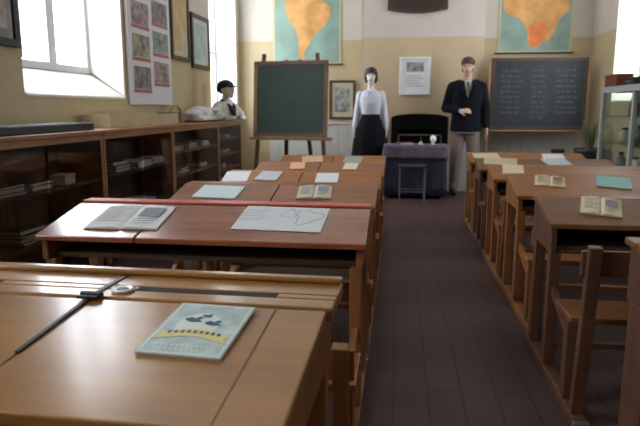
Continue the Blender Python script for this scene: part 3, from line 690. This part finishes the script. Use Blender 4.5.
def scrib(bm, x, z, L, h):
    """a word of handwriting: a running zig-zag of chalk strokes"""
    px_, pz_ = x, z; n = max(3, int(L/.014))
    for i in range(n):
        nx = x+L*(i+1)/n; nz = z+(h if i % 2 == 0 else 0)*rnd.uniform(.5, 1.1)
        bar(bm, (px_, -.0135, pz_), (nx, -.0135, nz), .0012, .0075); px_, pz_ = nx, nz
scrib(bmr, -.10, 1.725, .14, .028)
for (cx, wd, rows) in ((-.50, .30, 9), (-.09, .22, 10), (.24, .28, 9)):
    for r in range(rows):
        z = 1.665-r*.070; x = cx
        while x < cx+wd-.04:
            L = rnd.uniform(.03, .09); scrib(bm, x, z, min(L, cx+wd-x), .034); x += L+.02
ob('chalk_writing', bm, mat('chalk', (.55, .59, .62), .9), t); ob('chalk_heading', bmr, mat('red_chalk', (.40, .16, .18), .9), t)

# plants/pots beside the blackboard
def pot_plant(label, x, y, s, leafy):
    t = thing('potted_plant', label, 'plant', (x, y, 0)); t.scale.z = 1.15
    ob('pot', lathe(bmesh.new(), [(.09*s, .001), (.13*s, .30), (.145*s, .55), (.15*s, .58), (.125*s, .575), (.12*s, .52)], 24), mat('black_pot', (.018, .018, .022), .35), t, True)
    ob('soil', lathe(bmesh.new(), [(.119*s, .535), (.115*s, .545)], 20), mat('soil', (.04, .025, .015), .9), t)
    bm = bmesh.new(); r = random.Random(int(x*50))
    for k in range(leafy):
        a = r.uniform(0, 6.28); l = r.uniform(.2, .36); o_ = r.uniform(.03, .09); c = Vector((math.cos(a), math.sin(a), 0)); sd = Vector((-c.y, c.x, 0)); prev = None
        for i in range(6):
            q = i/5; p = Vector((0, 0, .54)) + c*(.03+o_*q*q*1.3) + Vector((0, 0, l*q)); wd = .012*(1-q*.9)
            cur = (bm.verts.new(p-sd*wd), bm.verts.new(p+Vector(c)*.003), bm.verts.new(p+sd*wd))
            if prev: bm.faces.new((prev[0], prev[1], cur[1], cur[0])); bm.faces.new((prev[1], prev[2], cur[2], cur[1]))
            prev = cur
    o = ob('foliage', bm, mat('dull_green_leaf', (.06, .09, .035), .6, var=.3), t, True); o.modifiers.new('s', 'SOLIDIFY').thickness = .0015
pot_plant('upright green plant in a tall black pot right of the written blackboard', 2.38, 7.98, 1.25, 40)
t = thing('bin', 'slim black round bin beside the tall black plant pot', 'bin', (2.02, 8.05, 0))
ob('bin_body', lathe(bmesh.new(), [(.07, .001), (.085, .64), (.09, .65), (.08, .645), (.065, .02)], 24), M_black, t, True)

# ------------------------------------------------------------------ glass display cabinet on the right
t = thing('display_cabinet', 'tall glass display cabinet with pale metal frame along the right wall', 'cabinet', (2.18, 5.2, 0))
Wc, Lc, Hc = .38, 1.82, 1.37
M_fr = mat('pale_green_grey_frame', (.42, .45, .42), .45, .1)
bm = bmesh.new()
for y in (0, .91-.02, Lc-.04):
    for x in ((0, Wc-.04)): box(bm, x, x+.04, y, y+.04, .45, Hc)
for z in (.45, Hc-.04):
    for x in (0, Wc-.04): box(bm, x+.001, x+.039, .04, Lc-.04, z, z+.04)
    for y in (0, Lc-.04): box(bm, .04, Wc-.04, y, y+.04, z, z+.04)
ob('cabinet_frame', bm, M_fr, t, bevel=.002)
ob('plinth', B(.01, Wc-.01, .01, Lc-.01, .001, .449), mat('plinth_green', (.10, .12, .11), .5), t, bevel=.004)
ob('cabinet_top', B(-.005, Wc+.003, -.005, Lc+.005, Hc+.001, Hc+.02), M_fr, t, bevel=.003)
ob('back_panel', B(Wc-.012, Wc-.006, .042, Lc-.042, .491, Hc-.041), mat('cabinet_back', (.45, .45, .40), .6), t)
ob('cabinet_floor', B(.042, Wc-.042, .042, Lc-.042, .452, .488), mat('plinth_green', (.1, .12, .11)), t)
gs = glass_mat('cabinet_glass', .12, (.95, .98, .96))
for y0_, y1_ in ((.045, .885), (.935, Lc-.045)): ob('glass_panel', B(.014, .018, y0_, y1_, .492, Hc-.042), gs, t)
for y_ in (.014, Lc-.018): ob('glass_panel', B(.042, Wc-.042, y_, y_+.004, .492, Hc-.042), gs, t)
for z in (.80, 1.08): ob('glass_shelf', B(.022, Wc-.042, .042, Lc-.042, z, z+.006), glass_mat('shelf_glass', .2, (.85, .93, .9)), t)
def jar(label, x, y, z, r, h, m, group='objects inside the glass cabinet'):
    t = thing('jar', label, 'jar', (2.18+x, 5.2+y, z+.001), 0, group)
    ob('jar_body', lathe(bmesh.new(), [(r*.8, 0), (r, h*.15), (r, h*.65), (r*.55, h*.8), (r*.5, h*.86)], 20), m, t, True)
    ob('lid', lathe(bmesh.new(), [(r*.56, h*.865), (r*.58, h*.97), (r*.4, h)], 20), M_black, t, True)
jar('brown stoneware jar on the upper glass shelf of the cabinet', .18, 1.35, 1.086, .06, .18, mat('stoneware', (.22, .13, .08), .3))
jar('dark bottle-green jar on the middle glass shelf of the cabinet', .18, 1.15, .806, .05, .2, mat('dark_green_glass', (.03, .06, .04), .2))
jar('cream jar on the middle glass shelf of the cabinet', .18, 1.55, .806, .055, .16, mat('cream_china', (.5, .46, .36), .3))
jar('white jar on the cabinet floor', .18, 1.2, .488, .06, .2, mat('white_china', (.85, .84, .82)))
jar('grey jar on the cabinet floor', .18, 1.6, .488, .05, .22, mat('grey_ware', (.16, .17, .18), .4))
jar('small dark jar in the near half of the cabinet', .18, .6, 1.086, .05, .15, M_black)
t = thing('red_box', 'dark red box lying on top of the glass cabinet', 'box', (2.19, 6.62, Hc+.022), 0)
ob('box_body', B(0, .16, 0, .36, 0, .09), mat('red_box', (.16, .03, .02), .5, var=.1), t, bevel=.004); ob('box_lid', B(-.004, .164, -.004, .364, .0905, .125), mat('red_box_lid', (.20, .035, .025), .5), t, bevel=.004)
t = thing('black_case', 'small black case next to the red box on the glass cabinet', 'case', (2.22, 6.24, Hc+.022), 0)
ob('case_body', B(0, .2, 0, .26, 0, .05), M_black, t, bevel=.006); ob('case_lid', B(.002, .198, .002, .258, .0505, .075), M_black, t, bevel=.006)
ob('handle', B(-.012, -.001, .08, .18, .03, .042), M_iron, t, bevel=.003)

# ------------------------------------------------------------------ mannequins
def capsule(bm, p, q, r0, r1, n=14):
    p, q = Vector(p), Vector(q); d = (q-p); L = d.length; d.normalize(); rings = []
    for k in (-.98, -.8, -.5, 0): rings.append(ring(p+d*r0*k, d, r0*math.sqrt(max(1e-4, 1-k*k)), n))
    for k in (0, .5, .8, .98): rings.append(ring(q+d*r1*k, d, r1*math.sqrt(max(1e-4, 1-k*k)), n))
    # ring() picks a stable frame from d, so rings match up
    loft(bm, rings)
def chain(bm, pts):
    for (p, r), (q, s) in zip(pts, pts[1:]): capsule(bm, p, q, r, s)
def torso(bm, secs, n=28):
    """secs: (z, cx, cy, rx, ry)"""
    loft(bm, [[Vector((cx+rx*math.cos(2*math.pi*i/n), cy+ry*math.sin(2*math.pi*i/n), z)) for i in range(n)] for z, cx, cy, rx, ry in secs])
def ellipsoid(bm, c, r, n=20, m=12, rot=None):
    rings = []
    for j in range(m+1):
        a = -math.pi/2*.985 + math.pi*.985*j/m; rr = []
        for i in range(n):
            v = Vector((r[0]*math.cos(a)*math.cos(2*math.pi*i/n), r[1]*math.cos(a)*math.sin(2*math.pi*i/n), r[2]*math.sin(a)))
            if rot: v = rot @ v
            rr.append(v+Vector(c))
        rings.append(rr)
    loft(bm, rings)
def fuse(name, bm, m, parent, vox=.008, sm=2, disp=None):
    o = ob(name, bm, m, parent)
    r = o.modifiers.new('r', 'REMESH'); r.mode = 'VOXEL'; r.voxel_size = vox; r.use_smooth_shade = True
    s = o.modifiers.new('s', 'SMOOTH'); s.factor = .5; s.iterations = sm
    dg = bpy.context.evaluated_depsgraph_get(); me = bpy.data.meshes.new_from_object(o.evaluated_get(dg))
    old = o.data; o.modifiers.clear(); o.data = me; bpy.data.meshes.remove(old)
    for p in me.polygons: p.use_smooth = True
    return o
def head(bm, c, s=1.0, rot=None):
    """face towards -Y; c = head centre, s scales a 0.225 m head"""
    rot = rot or Matrix.Identity(3); c = Vector(c); f = lambda v: c + rot @ (Vector(v)*s)
    ellipsoid(bm, f((0, .012, .03)), (.074*s, .092*s, .085*s), rot=rot)      # skull
    ellipsoid(bm, f((0, -.022, -.03)), (.056*s, .066*s, .072*s), rot=rot)    # face
    ellipsoid(bm, f((0, -.055, -.083)), (.026*s, .024*s, .02*s), rot=rot)    # chin
    capsule(bm, f((0, -.084, .012)), f((0, -.103, -.022)), .008*s, .012*s)   # nose
    for k in (-1, 1):
        ellipsoid(bm, f((k*.074, .012, -.005)), (.010*s, .018*s, .030*s), 12, 8, rot)   # ear
        capsule(bm, f((k*.012, -.086, .022)), f((k*.045, -.074, .022)), .008*s, .007*s) # brow
    capsule(bm, f((-.018, -.082, -.050)), f((.018, -.082, -.050)), .008*s, .008*s)      # lips
    return f
def face_parts(f, s, par, lipcol, brow):
    for k in (-1, 1):
        e = bmesh.new(); ir = bmesh.new()
        ellipsoid(e, f((k*.029, -.078, .005)), (.013*s, .009*s, .007*s), 12, 8); ellipsoid(ir, f((k*.029, -.0855, .005)), (.006*s, .004*s, .006*s), 10, 6)
        eo = ob('eye', e, mat('eye_white', (.7, .7, .68), .3), par, True); ob('iris', ir, M_black, eo, True)
    l = bmesh.new(); capsule(l, f((-.016, -.090, -.050)), f((.016, -.090, -.050)), .0045*s, .0045*s); ob('lips', l, lipcol, par, True)
    for k in (-1, 1):
        b = bmesh.new(); capsule(b, f((k*.014, -.094, .027)), f((k*.044, -.083, .028)), .003*s, .003*s); ob('eyebrow', b, brow, par, True)
def hand(bm, wr, d, pn, s=1.0, side=1):
    """wr wrist, d direction of fingers, pn palm normal; five bent fingers"""
    wr, d, pn = Vector(wr), Vector(d).normalized(), Vector(pn).normalized(); sd = d.cross(pn).normalized()*side
    for k in (-.028, 0, .028): capsule(bm, wr+sd*k*.6*s, wr+d*.085*s+sd*k*s, .014*s, .012*s)
    for k, l in ((-.032, .060), (-.011, .074), (.010, .080), (.031, .072)):
        a = wr+d*.085*s+sd*k*s; b = a+(d*.55+pn*.18)*l*s; c2 = b+(d*.35+pn*.35)*l*s*.8
        chain(bm, [(a, .0095*s), (b, .0085*s), (c2, .007*s)])
    a = wr+d*.02*s+sd*.03*s; b = a+(d*.55+sd*.75)*.04*s; c2 = b+(d*.85+sd*.25+pn*.2)*.038*s
    chain(bm, [(a, .013*s), (b, .0105*s), (c2, .0085*s)])

# --- woman: white blouse, long black skirt
wm = thing('mannequin', 'female mannequin with black bobbed hair, white blouse and long black skirt', 'mannequin', (-.40, 8.40, 0)); wm.scale = (.965, .965, .975)
S_w = mat('pale_mannequin_skin', (.72, .62, .58), .5)
bm = bmesh.new()
f_w = head(bm, (0, -.01, 1.635), 1.0)
chain(bm, [((0, .015, 1.56), .048), ((0, .02, 1.42), .052)])
torso(bm, [(.86, 0, .02, .16, .11), (.95, 0, .02, .165, .115), (1.06, 0, .02, .13, .09), (1.12, 0, .02, .118, .085), (1.25, 0, .01, .14, .10), (1.36, 0, .01, .15, .09), (1.42, 0, .015, .11, .07), (1.45, 0, .02, .05, .04)])
for k in (-1, 1):
    chain(bm, [((k*.155, .02, 1.385), .042), ((k*.20, .04, 1.12), .034), ((k*.225, -.01, .90), .022)])
    hand(bm, (k*.225, -.01, .90), (k*.05, -.12, -1), (-k, -.1, 0), .9, k)
    chain(bm, [((k*.085, .02, .88), .085), ((k*.09, .01, .50), .058), ((k*.09, .03, .10), .036)])
    chain(bm, [((k*.09, .03, .06), .034), ((k*.10, -.10, .032), .028)])
bw_ = fuse('body', bm, S_w, wm); face_parts(f_w, 1, bw_, mat('lip_pink', (.45, .18, .18), .4), M_black)
bm = bmesh.new()   # blouse
torso(bm, [(1.07, 0, .02, .122, .095), (1.12, 0, .02, .128, .10), (1.26, 0, .008, .155, .12), (1.36, 0, .01, .165, .108), (1.42, 0, .015, .13, .085), (1.455, 0, .02, .065, .06)])
for k in (-1, 1):
    chain(bm, [((k*.150, .02, 1.385), .056), ((k*.195, .04, 1.12), .050), ((k*.222, -.005, .935), .040)])
    chain(bm, [((k*.224, -.005, .935), .032), ((k*.225, -.01, .905), .030)])
bl = fuse('blouse', bm, mat('white_blouse', (.66, .68, .76), .8, bump=.3, scale=18), wm, .009, 3)
bm = bmesh.new()
for k in (-1, 1): prism(bm, [(0, -.075, 1.44), (k*.055, -.065, 1.47), (k*.075, -.085, 1.42), (k*.03, -.115, 1.385)], (0, -.006, 0))
ob('collar', bm, mat('white_blouse', (.7, .7, .75)), bl)
bm = bmesh.new(); n = 48; rows = []
for z, rx, ry in ((1.115, .128, .104), (1.08, .135, .112), (.96, .185, .15), (.75, .245, .19), (.50, .27, .22), (.25, .30, .24), (.12, .31, .25)):
    q = (1.115-z)
    rows.append([Vector(((rx*(1+.07*q*math.sin(9*a_)))*math.cos(a_), .02+(ry*(1+.07*q*math.sin(9*a_)))*math.sin(a_), z)) for a_ in [2*math.pi*i/n for i in range(n)]])
loft(bm, rows, cap=False); sk = ob('skirt', bm, mat('black_cloth', (.010, .010, .013), .9, spec=.1), wm, True); sk.modifiers.new('s', 'SOLIDIFY').thickness = .004
bm = bmesh.new()   # bobbed hair
ellipsoid(bm, (0, .008, 1.688), (.090, .100, .078)); ellipsoid(bm, (0, .06, 1.61), (.085, .06, .085))
for k in (-1, 1): chain(bm, [((k*.070, .0, 1.67), .026), ((k*.074, .0, 1.60), .025), ((k*.068, .0, 1.565), .018)])
fuse('hair', bm, mat('black_hair', (.012, .010, .012), .5), wm, .008, 2)
for k in (-1, 1):
    bm = bmesh.new(); chain(bm, [((k*.09, .035, .045), .042), ((k*.10, -.12, .034), .034)])
    fuse('shoe', bm, M_black, wm, .008)
# black coat hanging beside her
# --- man: dark jacket
mn = thing('mannequin', 'male mannequin in black jacket, tie and grey-brown trousers', 'mannequin', (.885, 8.38, 0))
S_m = mat('tan_mannequin_skin', (.50, .32, .23), .5)
bm = bmesh.new(); f_m = head(bm, (.0, -.01, 1.70), 1.02, Matrix.Rotation(R(-12), 3, 'Z'))
chain(bm, [((0, .015, 1.63), .056), ((0, .02, 1.48), .06)])
torso(bm, [(.90, 0, .02, .155, .11), (1.0, 0, .02, .15, .11), (1.15, 0, .02, .14, .10), (1.32, 0, .01, .17, .11), (1.44, 0, .01, .17, .095), (1.50, 0, .015, .12, .07), (1.53, 0, .02, .06, .05)])
EL = {-1: ((-.27, .05, 1.17), (-.10, -.17, 1.13)), 1: ((.26, .06, 1.15), (.27, -.03, .90))}
for k in (-1, 1):
    chain(bm, [((k*.19, .02, 1.44), .05), (EL[k][0], .038), (EL[k][1], .026)])
    chain(bm, [((k*.09, .02, .92), .09), ((k*.11, .0, .52), .062), ((k*.12, .03, .10), .042)])
    chain(bm, [((k*.12, .03, .06), .036), ((k*.13, -.12, .034), .03)])
hand(bm, (-.10, -.17, 1.13), (.9, -.15, .05), (0, .7, -.5), 1.0, -1)
hand(bm, (.27, -.03, .90), (.03, -.12, -1), (-1, -.1, 0), 1.0, 1)
bo = fuse('body', bm, S_m, mn); face_parts(f_m, 1.02, bo, mat('lip_tan', (.38, .18, .14), .4), mat('brown_hair', (.065, .028, .020), .6))
bm = bmesh.new()   # jacket
torso(bm, [(.86, 0, .02, .205, .155), (.95, 0, .02, .20, .15), (1.15, 0, .02, .185, .14), (1.32, 0, .01, .21, .15), (1.42, 0, .01, .215, .13), (1.50, 0, .015, .15, .095), (1.53, 0, .03, .08, .07)])
for k in (-1, 1):
    e, h_ = Vector(EL[k][0]), Vector(EL[k][1]); c_ = e.lerp(h_, .85)
    chain(bm, [((k*.19, .02, 1.435), .078), (e, .064), (c_, .050)])
    chain(bm, [((k*.10, .02, 1.50), .05), ((k*.19, .02, 1.45), .07)])
jk = fuse('jacket', bm, mat('black_jacket', (.010, .010, .015), .9, bump=.2, scale=20, spec=.1), mn, .010, 3)
bm = bmesh.new(); prism(bm, [(-.055, -.085, 1.53), (.055, -.085, 1.53), (.035, -.142, 1.40), (0, -.152, 1.30), (-.035, -.142, 1.40)], (0, -.012, 0))
ob('shirt_front', bm, mat('grey_shirt', (.55, .54, .48), .8), mn)
bm = bmesh.new(); prism(bm, [(-.014, -.105, 1.515), (.014, -.105, 1.515), (.024, -.160, 1.38), (0, -.168, 1.30), (-.024, -.160, 1.38)], (0, -.006, 0))
ob('tie', bm, mat('dark_tie', (.10, .08, .05), .7), mn)
bm = bmesh.new()
for k in (-1, 1): prism(bm, [(k*.05, -.09, 1.54), (k*.09, -.10, 1.48), (k*.075, -.155, 1.40), (k*.01, -.168, 1.28), (k*.03, -.155, 1.40)], (0, -.006, 0))
ob('lapels', bm, mat('black_jacket', (.014, .014, .02)), jk)
bm = bmesh.new(); torso(bm, [(.83, 0, .02, .185, .14), (.95, 0, .02, .18, .135), (1.02, 0, .02, .165, .125)])
for k in (-1, 1): chain(bm, [((k*.09, .02, .88), .105), ((k*.115, .0, .52), .082), ((k*.125, .02, .14), .068)]); torso(bm, [(.07, k*.125, .0, .066, .075), (.16, k*.125, .015, .068, .07)])
fuse('trousers', bm, mat('grey_brown_trousers', (.20, .15, .13), .85, bump=.2, scale=18), mn, .010, 2)
bm = bmesh.new(); ellipsoid(bm, (0, .012, 1.765), (.092, .106, .080)); ellipsoid(bm, (0, .06, 1.69), (.080, .055, .07)); capsule(bm, (-.045, -.055, 1.80), (.05, -.050, 1.795), .028, .024)
fuse('hair', bm, mat('brown_hair', (.10, .04, .025)), mn, .008, 2)
for k in (-1, 1):
    bm = bmesh.new(); chain(bm, [((k*.125, .035, .045), .045), ((k*.135, -.15, .036), .037)])
    fuse('shoe', bm, M_black, mn, .008)
# --- child bust with cap on top of the far bookcase
ch = thing('child_mannequin', 'child mannequin torso in white shirt and dark cap on the far bookcase', 'mannequin', (-2.14, 7.34, 1.022), R(62)); ch.scale = (1.1, 1.1, 1.06)
S_c = mat('pale_mannequin_skin', (.72, .62, .58)); bm = bmesh.new()
f_c = head(bm, (0, -.03, .345), .95); chain(bm, [((0, .0, .29), .04), ((0, .01, .18), .045)])
torso(bm, [(.002, 0, .05, .13, .09), (.08, 0, .04, .135, .09), (.15, 0, .02, .14, .08), (.20, 0, .01, .09, .06), (.22, 0, .01, .05, .045)])
for k in (-1, 1):
    chain(bm, [((k*.12, .01, .16), .036), ((k*.20, -.02, .055), .03), ((k*.14, -.12, .035), .021)]); hand(bm, (k*.14, -.12, .035), (-k*.6, -.7, -.05), (0, .1, -1), .72, k)
bo = fuse('body', bm, S_c, ch, .007); face_parts(f_c, .95, bo, mat('lip_pink', (.45, .18, .18)), M_black)
bm = bmesh.new(); torso(bm, [(.001, 0, .05, .19, .13), (.08, 0, .04, .185, .13), (.15, 0, .02, .17, .115), (.205, 0, .01, .12, .085), (.23, 0, .01, .06, .055)])
for k in (-1, 1): chain(bm, [((k*.12, .01, .155), .058), ((k*.20, -.02, .062), .058), ((k*.165, -.085, .045), .040)])
sh = fuse('shirt', bm, mat('bright_white_shirt', (.70, .70, .68), .8, bump=.3, scale=18), ch, .008, 3)
bm = bmesh.new(); 
for k in (-1, 1):
    chain(bm, [((0, .055, .225), .022), ((k*.065, .0, .225), .022), ((k*.03, -.10, .15), .022), ((0, -.125, .07), .026)])
fuse('neckerchief', bm, M_black, ch, .008)
bm = bmesh.new(); ellipsoid(bm, (0, .0, .395), (.086, .1, .07)); prism(bm, [(-.07, -.075, .387), (-.05, -.135, .377), (0, -.165, .373), (.05, -.135, .377), (.07, -.075, .387)], (0, 0, .012)); ellipsoid(bm, (0, .045, .36), (.078, .06, .06)); ellipsoid(bm, (0, 0, .466), (.012, .012, .008), 10, 6)
fuse('cap', bm, mat('dark_cap', (.015, .014, .018), .8), ch, .007, 2)

# white cloth heap beside the child
bm = bmesh.new()
for k in range(9):
    u = k/8; ellipsoid(bm, (-2.21+.03*math.sin(k*2.1), 6.32+u*.60, 1.105+.02*math.sin(k*1.3)+.035*u), (.11, .10, .05+.015*math.sin(k*1.7)), 16, 8)
box(bm, -2.33, -2.08, 6.26, 6.98, 1.034, 1.075)
o = fuse('white_cloth', bm, mat('bright_white_shirt', (.7, .7, .68)), None, .010, 4)
tag(o, 'crumpled white cloth on the bookcase next to the child mannequin', 'cloth')
